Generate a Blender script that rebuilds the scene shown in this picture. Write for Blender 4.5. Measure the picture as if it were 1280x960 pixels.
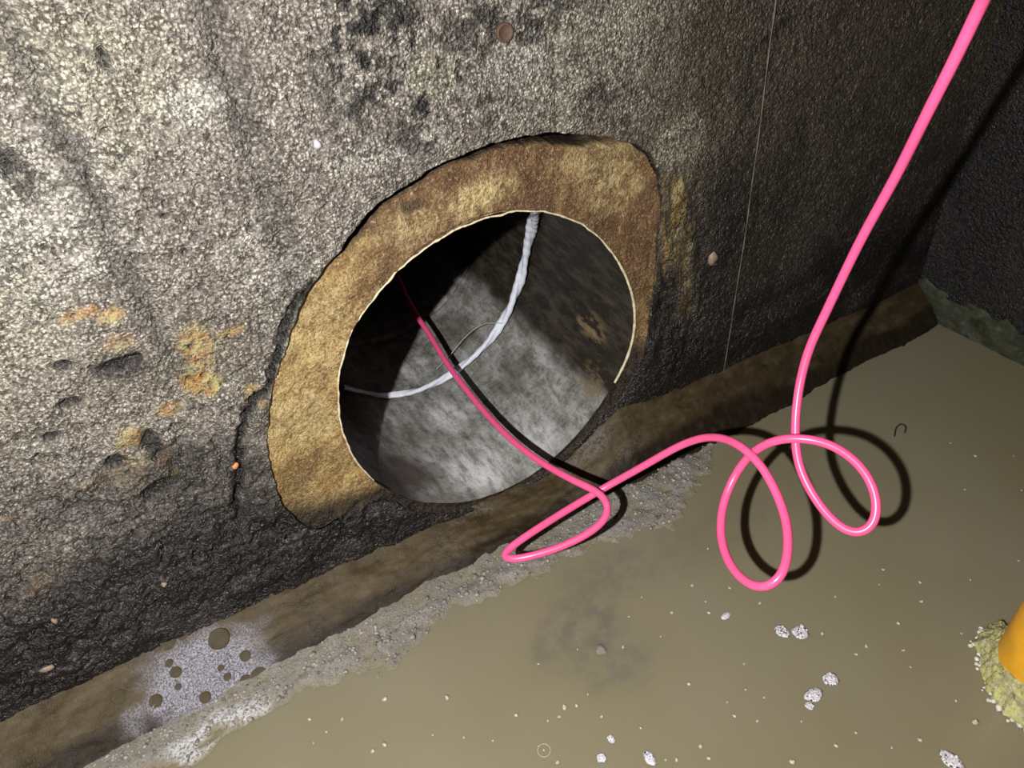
import bpy, bmesh, math, random
import numpy as np
from mathutils import Vector, Matrix

for o in list(bpy.data.objects): bpy.data.objects.remove(o)
scn = bpy.context.scene
COL = scn.collection
random.seed(7); RNG = np.random.default_rng(7)

# ------------------------------------------------------------------ camera, world, light
# world: back wall is the plane y = 0, chamber on y < 0, water level z = 0
F = 910.2
R = np.array([[0.863, -0.372, 0.340], [-0.497, -0.511, 0.702], [-0.088, -0.775, -0.626]])
_u, _s, _v = np.linalg.svd(R); R = _u @ _v          # columns: image right, image down, view direction
EYE = np.array([0.0, -1.0, 1.214])

cam_d = bpy.data.cameras.new('camera'); cam = bpy.data.objects.new('camera', cam_d); COL.objects.link(cam)
cam_d.sensor_fit = 'HORIZONTAL'; cam_d.sensor_width = 36.0; cam_d.lens = 36.0 * F / 1280.0
cam_d.clip_start = 0.02
m = Matrix.Identity(4)
for i in range(3):
    m[i][0] = R[i, 0]; m[i][1] = -R[i, 1]; m[i][2] = -R[i, 2]; m[i][3] = EYE[i]
cam.matrix_world = m
scn.camera = cam

w = bpy.data.worlds.new('world'); scn.world = w; w.use_nodes = True
w.node_tree.nodes['Background'].inputs[0].default_value = (0.75, 0.8, 0.9, 1)
w.node_tree.nodes['Background'].inputs[1].default_value = 0.002

ld = bpy.data.lights.new('head_torch_light', 'POINT'); lo = bpy.data.objects.new('head_torch_light', ld); COL.objects.link(lo)
lo.location = (-0.30, -1.0, 1.31); ld.energy = 150.0; ld.shadow_soft_size = 0.012; ld.color = (1.0, 0.985, 0.965)

scn.view_settings.view_transform = 'Standard'; scn.view_settings.look = 'None'
scn.view_settings.gamma = 1.0; scn.view_settings.use_curve_mapping = False
scn.view_settings.exposure = 0.0

def ray(p):
    v = R @ np.array([p[0] - 640.0, p[1] - 480.0, F]); return v / np.linalg.norm(v)
def on_wall(p):                                    # photo point -> (x, z) on the back wall
    d = ray(p); t = (0 - EYE[1]) / d[1]; P = EYE + d * t; return (P[0], P[2])
def on_level(p, z=0.0):                            # photo point -> point at height z
    d = ray(p); t = (z - EYE[2]) / d[2]; return EYE + d * t

# ------------------------------------------------------------------ numpy noise
def _h(ix, iy, seed):
    n = (ix.astype(np.int64) * 374761393 + iy.astype(np.int64) * 668265263 + seed * 974634777) & 0x7fffffff
    n = ((n ^ (n >> 13)) * 1274126177) & 0x7fffffff
    n = (n ^ (n >> 16)) & 0xffff
    return n / 65535.0
def vnoise(x, y, seed=0):
    ix = np.floor(x); iy = np.floor(y); fx = x - ix; fy = y - iy
    fx = fx * fx * (3 - 2 * fx); fy = fy * fy * (3 - 2 * fy)
    a = _h(ix, iy, seed); b = _h(ix + 1, iy, seed); c = _h(ix, iy + 1, seed); d = _h(ix + 1, iy + 1, seed)
    return (a * (1 - fx) + b * fx) * (1 - fy) + (c * (1 - fx) + d * fx) * fy
def fbm(x, y, oct=4, seed=0, gain=0.5):
    s = 0; a = 1; t = 0
    for k in range(oct):
        s = s + a * (vnoise(x, y, seed + k * 17) - 0.5) * 2; t += a; a *= gain; x = x * 2.03 + 11.3; y = y * 2.03 + 5.7
    return s / t
def sstep(a, b, x):
    t = np.clip((x - a) / (b - a), 0, 1); return t * t * (3 - 2 * t)
def worley(x, y, seed=0):
    ix = np.floor(x); iy = np.floor(y); best = np.full(x.shape, 9.0)
    for dx in (-1, 0, 1):
        for dy in (-1, 0, 1):
            cx = ix + dx; cy = iy + dy
            px = cx + _h(cx, cy, seed); py = cy + _h(cx, cy, seed + 31)
            best = np.minimum(best, (px - x) ** 2 + (py - y) ** 2)
    return np.sqrt(best)

# ------------------------------------------------------------------ mesh helpers
def link(name, me, mat=None, parent=None, smooth=True):
    o = bpy.data.objects.new(name, me); COL.objects.link(o)
    if mat and not me.materials: me.materials.append(mat)
    if parent: o.parent = parent
    if smooth and len(me.polygons): me.polygons.foreach_set('use_smooth', np.ones(len(me.polygons), bool))
    return o
def tag(o, label=None, cat=None, group=None, kind=None):
    if label: o['label'] = label
    if cat: o['category'] = cat
    if group: o['group'] = group
    if kind: o['kind'] = kind
    return o
def empty(name, loc):
    o = bpy.data.objects.new(name, None); COL.objects.link(o); o.location = loc; o.empty_display_size = 0.05; return o
def mesh_np(name, V, Q):
    me = bpy.data.meshes.new(name)
    V = np.ascontiguousarray(V, np.float32); Q = np.ascontiguousarray(Q, np.int32)
    k = Q.shape[1]
    me.vertices.add(len(V)); me.vertices.foreach_set('co', V.ravel())
    me.loops.add(Q.size); me.loops.foreach_set('vertex_index', Q.ravel())
    me.polygons.add(len(Q)); me.polygons.foreach_set('loop_start', np.arange(0, Q.size, k, dtype=np.int32))
    me.update(calc_edges=True); me.validate()
    return me
def grid_faces(nu, nv, flip=False, wrap_v=False):
    i, j = np.meshgrid(np.arange(nu - 1), np.arange(nv if wrap_v else nv - 1), indexing='ij')
    jn = (j + 1) % nv
    a = i * nv + j; b = (i + 1) * nv + j; c = (i + 1) * nv + jn; d = i * nv + jn
    q = np.stack([a, b, c, d], -1).reshape(-1, 4)
    return q[:, ::-1] if flip else q
def attr(me, name, rgb):
    a = me.attributes.new(name, 'FLOAT_COLOR', 'POINT')
    d = np.ones((len(me.vertices), 4), np.float32); d[:, :rgb.shape[1]] = rgb
    a.data.foreach_set('color', d.ravel())
def spline(P, step):
    P = np.asarray(P, float); out = []
    n = len(P)
    for i in range(n - 1):
        p0 = P[max(i - 1, 0)]; p1 = P[i]; p2 = P[i + 1]; p3 = P[min(i + 2, n - 1)]
        d = [max(np.linalg.norm(a - b), 1e-6) ** 0.5 for a, b in ((p1, p0), (p2, p1), (p3, p2))]
        m1 = (p2 - p1); m2 = (p2 - p1)
        if i > 0: m1 = d[1] * ((p1 - p0) / d[0] - (p2 - p0) / (d[0] + d[1]) + (p2 - p1) / d[1])
        if i < n - 2: m2 = d[1] * ((p2 - p1) / d[1] - (p3 - p1) / (d[1] + d[2]) + (p3 - p2) / d[2])
        k = max(2, int(np.linalg.norm(p2 - p1) / step))
        for u in np.arange(k) / k:
            u2 = u * u; u3 = u2 * u
            out.append((2 * u3 - 3 * u2 + 1) * p1 + (u3 - 2 * u2 + u) * m1 + (-2 * u3 + 3 * u2) * p2 + (u3 - u2) * m2)
    out.append(P[-1]); return np.array(out)
def smooth_path(P, n):
    P = P.copy()
    for _ in range(n): P[1:-1] = 0.25 * P[:-2] + 0.5 * P[1:-1] + 0.25 * P[2:]
    return P
def tube(name, P, rad, seg=12, shape=None):
    n = len(P); rad = np.broadcast_to(rad, (n,))
    T = np.gradient(P, axis=0); T /= np.linalg.norm(T, axis=1)[:, None]
    N = np.zeros_like(P); v = np.cross(T[0], [0.3, 0.5, 0.8]); N[0] = v / np.linalg.norm(v)
    for i in range(1, n):
        v = N[i - 1] - T[i] * (N[i - 1] @ T[i]); N[i] = v / np.linalg.norm(v)
    B = np.cross(T, N); a = np.arange(seg) / seg * 2 * np.pi
    rr = np.ones((n, seg)) if shape is None else shape(np.arange(n)[:, None], a[None, :])
    V = P[:, None, :] + (rad[:, None] * rr)[..., None] * (np.cos(a)[None, :, None] * N[:, None, :] + np.sin(a)[None, :, None] * B[:, None, :])
    V = np.vstack([V.reshape(-1, 3), P[0], P[-1]])
    Q = grid_faces(n, seg, flip=True, wrap_v=True)
    j = np.arange(seg); jn = (j + 1) % seg; e0 = n * seg
    caps = np.vstack([np.stack([np.full(seg, e0), j, jn, jn], 1), np.stack([np.full(seg, e0 + 1), (n - 1) * seg + jn, (n - 1) * seg + j, (n - 1) * seg + j], 1)])
    me = bpy.data.meshes.new(name)
    me.from_pydata(V.tolist(), [], Q.tolist() + [c[:3].tolist() for c in caps]); me.update()
    return me
_ico = {}
def ico(sub):
    if sub not in _ico:
        b = bmesh.new(); bmesh.ops.create_icosphere(b, subdivisions=sub, radius=1)
        _ico[sub] = (np.array([v.co[:] for v in b.verts]), np.array([[v.index for v in f.verts] for f in b.faces])); b.free()
    return _ico[sub]
def lump(scale, sub=2, rough=0.2, seed=0):
    V, Fc = ico(sub); r = np.random.default_rng(seed); k = r.normal(size=(5, 3)) * 2.2; ph = r.uniform(0, 6, 5)
    f = 1 + rough * np.sin(V @ k.T + ph).mean(1)
    return V * f[:, None] * np.array(scale), Fc
def join_lumps(parts):
    Vs, Fs, n = [], [], 0
    for V, Fc in parts: Vs.append(V); Fs.append(Fc + n); n += len(V)
    return np.vstack(Vs), np.vstack(Fs)

# ------------------------------------------------------------------ material helpers
class NT:
    def __init__(s, name):
        s.m = bpy.data.materials.new(name); s.m.use_nodes = True; s.t = s.m.node_tree; s.b = s.t.nodes['Principled BSDF']
        s.tc = s.t.nodes.new('ShaderNodeTexCoord').outputs['Object']
    def n(s, typ, ins=None, **kw):
        x = s.t.nodes.new(typ)
        for k, v in kw.items(): setattr(x, k, v)
        for k, v in (ins or {}).items(): s.set(x.inputs[k], v)
        return x
    def set(s, sock, v):
        if isinstance(v, bpy.types.NodeSocket): s.t.links.new(v, sock)
        elif isinstance(v, tuple) and len(v) == 3 and sock.type == 'RGBA': sock.default_value = (*v, 1)
        else: sock.default_value = v
    def noise(s, scale, detail=4, rough=0.6, vec=None, dist=0.0):
        return s.n('ShaderNodeTexNoise', {'Vector': vec or s.tc, 'Scale': scale, 'Detail': detail, 'Roughness': rough, 'Distortion': dist}).outputs['Fac']
    def voro(s, scale, feature='F1', vec=None, out='Distance', rnd=1.0):
        return s.n('ShaderNodeTexVoronoi', {'Vector': vec or s.tc, 'Scale': scale, 'Randomness': rnd}, feature=feature).outputs[out]
    def ramp(s, f, a, b, lo=0.0, hi=1.0):
        return s.n('ShaderNodeMapRange', {'Value': f, 'From Min': a, 'From Max': b, 'To Min': lo, 'To Max': hi}, clamp=True).outputs['Result']
    def math(s, op, a, b=0.0):
        return s.n('ShaderNodeMath', {0: a, 1: b}, operation=op).outputs[0]
    def mix(s, f, a, b, mode='MIX'):
        x = s.t.nodes.new('ShaderNodeMix'); x.data_type = 'RGBA'; x.blend_type = mode
        s.set(x.inputs[0], f); s.set(x.inputs[6], a); s.set(x.inputs[7], b); return x.outputs[2]
    def attr(s, name):
        a = s.t.nodes.new('ShaderNodeAttribute'); a.attribute_name = name
        sp = s.n('ShaderNodeSeparateColor', {0: a.outputs['Color']}); return sp.outputs[0], sp.outputs[1], sp.outputs[2]
    def stretch(s, sx, sy, sz):
        return s.n('ShaderNodeMapping', {'Vector': s.tc, 'Scale': (sx, sy, sz)}).outputs[0]
    def bump(s, h, strength, dist, nrm=None):
        i = {'Height': h, 'Strength': strength, 'Distance': dist}
        if nrm: i['Normal'] = nrm
        return s.n('ShaderNodeBump', i).outputs[0]
    def out(s, color=None, rough=None, normal=None, **kw):
        if color is not None: s.set(s.b.inputs['Base Color'], color)
        if rough is not None: s.set(s.b.inputs['Roughness'], rough)
        if normal is not None: s.set(s.b.inputs['Normal'], normal)
        for k, v in kw.items(): s.set(s.b.inputs[k], v)
        return s.m
def simple(name, col, rough=0.5, var=0.25, scale=60, bump=0.0, **kw):
    s = NT(name); f = s.noise(scale, 4)
    c = s.mix(s.ramp(f, 0.3, 0.7), tuple(x * (1 - var) for x in col), tuple(min(1, x * (1 + var)) for x in col))
    return s.out(c, rough, s.bump(s.noise(scale * 2, 4), bump, 0.003) if bump else None, **kw)

# wall concrete: attributes A = (dark slime, black, brown), B = (ochre, olive, pale)
def mat_wall():
    s = NT('weathered_concrete')
    dk, bk, br = s.attr('stain_tone_a'); oc, ol, pl = s.attr('stain_b')
    wv = s.n('ShaderNodeTexNoise', {'Vector': s.tc, 'Scale': 120.0, 'Detail': 2.0}).outputs['Color']
    wv = s.n('ShaderNodeVectorMath', {0: wv, 1: (0.5, 0.5, 0.5)}, operation='SUBTRACT').outputs[0]
    wv = s.n('ShaderNodeVectorMath', {0: wv, 'Scale': 0.006}, operation='SCALE').outputs[0]
    vec = s.n('ShaderNodeVectorMath', {0: s.tc, 1: wv}, operation='ADD').outputs[0]
    grain = s.noise(300, 2, 0.6); spk = s.noise(110, 4, 0.7); big = s.noise(9, 5, 0.6); mid = s.noise(34, 3, 0.6)
    d1 = s.voro(215, vec=vec); c1 = s.n('ShaderNodeSeparateColor', {0: s.voro(215, vec=vec, out='Color')}).outputs[0]
    d2 = s.voro(80, vec=vec)
    c = s.mix(s.ramp(big, 0.35, 0.65), (0.25, 0.222, 0.19), (0.345, 0.315, 0.27))
    c = s.mix(s.ramp(ol, 0, 1, 0, 0.8), c, (0.38, 0.37, 0.255))
    c = s.mix(s.ramp(pl, 0, 1, 0, 0.8), c, (0.56, 0.54, 0.48))
    c = s.mix(br, c, (0.085, 0.064, 0.034))
    # sand grains: each a little different, dark brown pits between them
    c = s.mix(1.0, c, s.n('ShaderNodeCombineColor', {0: s.ramp(c1, 0, 1, .68, 1.32), 1: s.ramp(c1, 0, 1, .68, 1.32), 2: s.ramp(c1, 0, 1, .70, 1.30)}).outputs[0], 'MULTIPLY')
    gap = s.math('MULTIPLY', s.ramp(d1, 0.36, 0.60), s.ramp(mid, 0.35, 0.62, 0.5, 0.95))
    gap = s.math('MAXIMUM', gap, s.ramp(spk, 0.465, 0.385))
    c = s.mix(1.0, c, s.n('ShaderNodeCombineColor', {0: s.ramp(grain, .36, .64, .62, 1.32), 1: s.ramp(grain, .36, .64, .60, 1.32), 2: s.ramp(grain, .36, .64, .58, 1.32)}).outputs[0], 'MULTIPLY')
    c = s.mix(s.math('MULTIPLY', s.ramp(c1, 0.80, 0.94), s.ramp(grain, 0.45, 0.6, 0, .7)), c, s.mix(s.math('MAXIMUM', s.math('MAXIMUM', s.ramp(dk, 0, 1, 0.35, 0.92), s.ramp(bk, 0, 1, .35, .99)), s.ramp(br, 0, 1, 0.35, 0.9)), (0.85, 0.82, 0.76), c))
    c = s.mix(s.ramp(gap, 0, 1, 0, 0.92), c, (0.034, 0.026, 0.020))
    och = s.mix(s.ramp(s.noise(40, 4), 0.4, 0.6), (0.33, 0.165, 0.042), (0.38, 0.315, 0.125))
    c = s.mix(s.math('MULTIPLY', oc, s.ramp(spk, 0.38, 0.52, 0.15, 1)), c, och)
    c = s.mix(s.math('MULTIPLY', dk, s.ramp(spk, 0.50, 0.66, 1, 0.75)), c, s.mix(s.ramp(c1, 0.75, 0.95), (0.024, 0.019, 0.019), (0.105, 0.094, 0.092)))
    c = s.mix(s.math('MULTIPLY', bk, s.ramp(spk, 0.52, 0.66, 1, 0.8)), c, (0.008, 0.0065, 0.006))
    h = s.math('SUBTRACT', s.math('ADD', s.math('MULTIPLY', spk, 0.9), s.math('MULTIPLY', grain, 0.25)), s.math('ADD', s.math('MULTIPLY', d1, 0.42), s.math('MULTIPLY', d2, 0.3)))
    n = s.bump(h, 0.85, 0.008)
    return s.out(c, s.math('SUBTRACT', s.ramp(s.noise(90, 2), 0.3, 0.7, 0.25, 0.58), s.math('MULTIPLY', dk, 0.10)), n, **{'Specular IOR Level': 0.5})
def mat_collar():
    s = NT('ochre_mortar'); br, gd, dk = s.attr('stain_tone_a')
    f = s.noise(22, 6, 0.7); g = s.noise(230, 3, 0.7); st = s.noise(60, 5, 0.72); sw = s.noise(26, 4, 0.6, vec=s.stretch(1.0, 1.0, 0.3), dist=1.2)
    c = s.mix(s.ramp(f, 0.38, 0.62), (0.27, 0.155, 0.050), (0.47, 0.335, 0.13))
    c = s.mix(s.math('MULTIPLY', br, s.ramp(f, 0.42, 0.66, 1, 0.75)), c, s.mix(s.ramp(sw, .42, .6), (0.088, 0.040, 0.016), (0.165, 0.084, 0.034)))
    c = s.mix(s.math('MULTIPLY', gd, s.ramp(st, 0.38, 0.58, 0.25, 1)), c, (0.58, 0.45, 0.21))
    c = s.mix(s.ramp(sw, 0.62, 0.68, 0, 0.5), c, (0.56, 0.45, 0.25))
    c = s.mix(s.ramp(g, 0.50, 0.38, 0, 0.75), c, s.mix(0.75, c, (0.05, 0.025, 0.010)))
    c = s.mix(s.ramp(st, 0.46, 0.36, 0, 0.55), c, (0.13, 0.065, 0.024))
    c = s.mix(s.ramp(g, 0.56, 0.66, 0, 0.6), c, s.mix(0.5, c, (0.80, 0.68, 0.42)))
    c = s.mix(s.math('MULTIPLY', dk, s.ramp(st, 0.5, 0.66, 1, 0.85)), c, (0.020, 0.013, 0.009))
    n = s.bump(s.math('ADD', st, s.math('MULTIPLY', g, 0.9)), 0.9, 0.006)
    return s.out(c, s.ramp(st, 0.3, 0.7, 0.28, 0.55), n)
def mat_pipe():
    s = NT('pipe_concrete'); gr, wh, pu = s.attr('stain_tone_a'); oc, _, _ = s.attr('stain_b')
    f = s.noise(28, 6, 0.7); g = s.noise(160, 4, 0.7); sc = s.noise(40, 6, 0.75, vec=s.stretch(1, 0.3, 1))
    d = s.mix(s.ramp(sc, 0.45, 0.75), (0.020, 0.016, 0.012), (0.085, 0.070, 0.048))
    lt = s.mix(s.ramp(f, 0.36, 0.64), (0.145, 0.14, 0.115), (0.33, 0.325, 0.30))
    lt = s.mix(s.ramp(s.noise(70, 5, .7), .52, .66, 0, .6), lt, (0.40, 0.40, 0.40)); lt = s.mix(s.ramp(s.noise(45, 5, .7), .52, .64, 0, .6), lt, (0.09, 0.085, 0.07))
    lg = s.noise(34, 5, .72, vec=s.stretch(1, 0.3, 1)); lt = s.mix(s.ramp(lg, .52, .66, 0, .75), lt, (0.46, 0.46, 0.45)); lt = s.mix(s.ramp(lg, .47, .36, 0, .7), lt, (0.10, 0.09, 0.068))
    lt = s.mix(s.math('MULTIPLY', wh, s.ramp(lg, 0.42, 0.58, .25, 1)), lt, (0.70, 0.70, 0.69))
    lt = s.mix(s.math('MULTIPLY', pu, 0.9), lt, (0.085, 0.062, 0.055))
    lt = s.mix(s.ramp(g, 0.46, 0.34, 0, 0.6), lt, s.mix(0.6, lt, (0.05, 0.045, 0.04)))
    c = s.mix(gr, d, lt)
    c = s.mix(s.math('MULTIPLY', oc, s.ramp(sc, 0.42, 0.56)), c, (0.22, 0.16, 0.085))
    n = s.bump(s.math('ADD', f, s.math('MULTIPLY', g, 0.4)), 0.5, 0.006)
    return s.out(c, s.ramp(f, 0.3, 0.7, 0.3, 0.6), n)
def mat_ledge(name, ca, cb, cd):
    s = NT(name); dk, gy, film_glare = s.attr('stain_tone_a')
    f = s.noise(14, 6, 0.68); g = s.noise(150, 4, 0.7); st = s.noise(30, 5, 0.7, vec=s.stretch(0.35, 1, 1))
    c = s.mix(s.ramp(f, 0.35, 0.65), ca, cb)
    c = s.mix(s.ramp(st, 0.48, 0.68, 0, 0.6), c, cd)
    c = s.mix(s.math('MULTIPLY', gy, s.ramp(g, 0.4, 0.6)), c, (0.30, 0.28, 0.26))
    c = s.mix(s.math('MULTIPLY', dk, s.ramp(g, 0.46, 0.66, 1, 0.85)), c, (0.017, 0.012, 0.007))
    c = s.mix(s.ramp(g, 0.44, 0.33, 0, 0.5), c, s.mix(0.6, c, (0.02, 0.015, 0.01)))
    n = s.bump(s.math('ADD', s.math('MULTIPLY', st, 0.5), s.math('MULTIPLY', s.noise(330, 3, .7), 0.35)), 0.7, 0.006)
    c = s.mix(s.math('MULTIPLY', film_glare, 0.75), c, s.mix(s.ramp(s.noise(340, 3, .7), .40, .62), (0.055, 0.052, 0.06), (0.44, 0.42, 0.50)))  # glare of the wet film painted as pale glints in the base colour
    return s.out(c, s.ramp(f, 0.35, 0.65, 0.25, 0.5), n, **{'Specular IOR Level': 0.2, 'Coat Weight': film_glare, 'Coat Roughness': 0.16, 'Coat Normal': s.bump(s.noise(300, 3, .7), 0.5, 0.006)})
def mat_water():
    s = NT('muddy_water'); f = s.noise(2.2, 3, 0.5); g = s.noise(9, 4, 0.6); gy, _, _ = s.attr('stain_tone_a')
    c = s.mix(s.ramp(f, 0.35, 0.65), (0.212, 0.184, 0.108), (0.235, 0.209, 0.140))
    c = s.mix(s.ramp(g, 0.5, 0.75, 0, 0.25), c, (0.22, 0.195, 0.14))
    c = s.mix(s.math('MULTIPLY', gy, s.ramp(s.noise(30, 4, .65), .38, .62, .2, .9)), c, (0.155, 0.140, 0.110))
    n = s.bump(s.noise(16, 3, 0.5), 0.06, 0.01)
    return s.out(c, 0.10, n, **{'IOR': 1.33, 'Subsurface Weight': 0.6, 'Subsurface Radius': (1.0, 0.8, 0.45), 'Subsurface Scale': 0.03})
def mat_sludge():
    s = NT('grey_grit'); f = s.noise(24, 5, 0.65); g = s.noise(190, 4, 0.72); sh, pl, _ = s.attr('stain_tone_a')
    c = s.mix(s.ramp(f, 0.36, 0.64), (0.22, 0.195, 0.155), (0.34, 0.325, 0.305))
    c = s.mix(s.ramp(g, 0.56, 0.70, 0, 0.8), c, (0.52, 0.50, 0.48))
    c = s.mix(s.ramp(g, 0.43, 0.33, 0, 0.8), c, (0.05, 0.045, 0.04))
    c = s.mix(s.ramp(s.noise(12, 4, .6), .45, .62, 0, .6), c, (0.13, 0.12, 0.105))
    c = s.mix(s.math('MULTIPLY', pl, s.ramp(g, 0.40, 0.55)), c, (0.62, 0.60, 0.60))  # silt glare put into the base colour
    c = s.mix(sh, c, (0.24, 0.205, 0.13))
    n = s.bump(g, 0.7, 0.007)
    return s.out(c, s.ramp(f, 0.3, 0.7, 0.10, 0.32), n)

def mat_scum():
    s = NT('yellow_scum'); f = s.noise(45, 5, .7); g = s.noise(120, 4, .7)
    c = s.mix(s.ramp(f, .4, .6), (0.30, 0.29, 0.15), (0.56, 0.52, 0.20)); c = s.mix(s.ramp(g, .56, .68, 0, .8), c, (0.58, 0.57, 0.48)); c = s.mix(s.ramp(g, .44, .34, 0, .8), c, (0.10, 0.09, 0.04))
    return s.out(c, .4, s.bump(s.math('ADD', f, g), .9, .006))
def mat_foam():
    s = NT('bubble_foam'); e = s.voro(230, 'DISTANCE_TO_EDGE'); k = s.n('ShaderNodeSeparateColor', {0: s.voro(230, out='Color')}).outputs[0]
    inner = s.mix(s.ramp(k, .55, .7), (0.50, 0.48, 0.53), (0.10, 0.09, 0.07))
    c = s.mix(s.ramp(e, .05, .16), (0.74, 0.72, 0.76), inner)
    return s.out(c, 0.2, s.bump(e, 0.5, 0.003))
M = dict(wall=mat_wall(), collar=mat_collar(), pipe=mat_pipe(), water=mat_water(), sludge=mat_sludge(),
         ledge=mat_ledge('brown_wet_benching', (0.046, 0.031, 0.013), (0.080, 0.057, 0.028), (0.135, 0.104, 0.060)),
         ledge_r=mat_ledge('green_grey_benching', (0.026, 0.026, 0.014), (0.050, 0.054, 0.032), (0.11, 0.122, 0.080)),
         hose=simple('pink_rubber', (0.90, 0.105, 0.275), 0.32, 0.06, 90),
         rope=simple('white_plastic', (0.74, 0.77, 0.88), 0.38, 0.14, 220, 0.4),
         wire=simple('pale_wire', (0.42, 0.38, 0.28), 0.35, 0.1),
         bead=simple('cream_mortar_bead', (0.62, 0.54, 0.36), 0.6, 0.3, 120, 0.5),
         seam=simple('seam_fin', (0.12, 0.105, 0.08), 0.6, 0.3, 90, 0.4),
         orange=simple('orange_plastic', (0.78, 0.38, 0.02), 0.38, 0.18, 14, 0.15),
         scum=mat_scum(),
         scum_w=simple('white_scum', (0.62, 0.60, 0.50), 0.35, 0.2, 120, 0.5),
         foam=mat_foam(),
         fleck=simple('cream_foam', (0.50, 0.45, 0.34), 0.3, 0.2, 300),
         pebble=simple('tan_stone', (0.26, 0.19, 0.135), 0.45, 0.3, 120, 0.5),
         rust=simple('rust_stone', (0.55, 0.22, 0.08), 0.5, 0.3, 120, 0.5),
         plug=simple('brown_plug', (0.085, 0.050, 0.034), 0.6, 0.3, 200, 0.6),
         pale=simple('pale_stone', (0.45, 0.43, 0.50), 0.25, 0.2, 120, 0.4),
         blister=simple('brown_blister', (0.050, 0.036, 0.014), 0.55, 0.25, 60, **{'Specular IOR Level': 0.15}),
         film=simple('wet_film_glare', (0.42, 0.40, 0.44), 0.12, 0.5, 160, 1.0),
         twig=simple('dark_twig', (0.03, 0.022, 0.015), 0.6, 0.2),
         grit=simple('grit', (0.26, 0.24, 0.21), 0.25, 0.7, 45, 0.3),
         black=simple('black_concrete', (0.028, 0.028, 0.027), 0.5, 0.5, 30, 0.6))

# ------------------------------------------------------------------ pipe opening outline (measured on the wall plane)
PC = np.array([0.466, 0.356]); PR = 0.3207
_in = [(425, 490), (440, 410), (500, 345), (560, 295), (640, 267), (690, 265), (740, 290), (775, 330), (795, 380), (798, 410), (785, 460), (757, 497), (455, 590), (500, 622), (560, 632), (620, 622)]
def polar(pts):
    q = np.array([on_wall(p) for p in pts]) - PC
    a = np.arctan2(q[:, 1], q[:, 0]); r = np.hypot(q[:, 0], q[:, 1]); k = np.argsort(a)
    return np.r_[a[k] - 2 * np.pi, a[k], a[k] + 2 * np.pi], np.r_[r[k], r[k], r[k]]
_ia, _ir = polar(_in)
def r_in(a):
    g = np.linspace(-np.pi, np.pi, 721); v = np.interp(g, _ia, _ir)
    for _ in range(12): v = (np.roll(v, 8) + v + np.roll(v, -8)) / 3
    return np.interp((np.asarray(a) + np.pi) % (2 * np.pi) - np.pi, g, v)
_out = [(385, 656), (352, 625), (338, 580), (333, 540), (337, 500), (350, 450), (368, 400), (398, 345), (430, 305), (470, 255), (515, 225), (560, 202), (605, 183), (650, 168), (700, 166),
        (750, 170), (785, 176), (812, 192), (826, 225), (826, 262), (820, 300), (816, 340), (812, 380), (810, 415), (802, 445), (788, 472)]
_oa, _or = polar(_out)
def r_out(a, rough=1.0):
    a = (np.asarray(a) + np.pi) % (2 * np.pi) - np.pi
    v = np.interp(a, _oa, _or)
    dg = np.degrees(a); lw = sstep(-160, -149, dg + 3 * fbm(np.cos(a) * 20, np.sin(a) * 20, 2, 4)) * sstep(-34, -42, dg)
    v = v * (1 - lw) + lw * (r_in(a) + 0.016)
    v = v + rough * (0.007 * fbm(np.cos(a) * 7 + 9, np.sin(a) * 7 + 3.1, 3, 5) + 0.0022 * fbm(np.cos(a) * 34, np.sin(a) * 34 + 1.1, 2, 9))
    return np.maximum(v, r_in(a) + 0.012)

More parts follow.
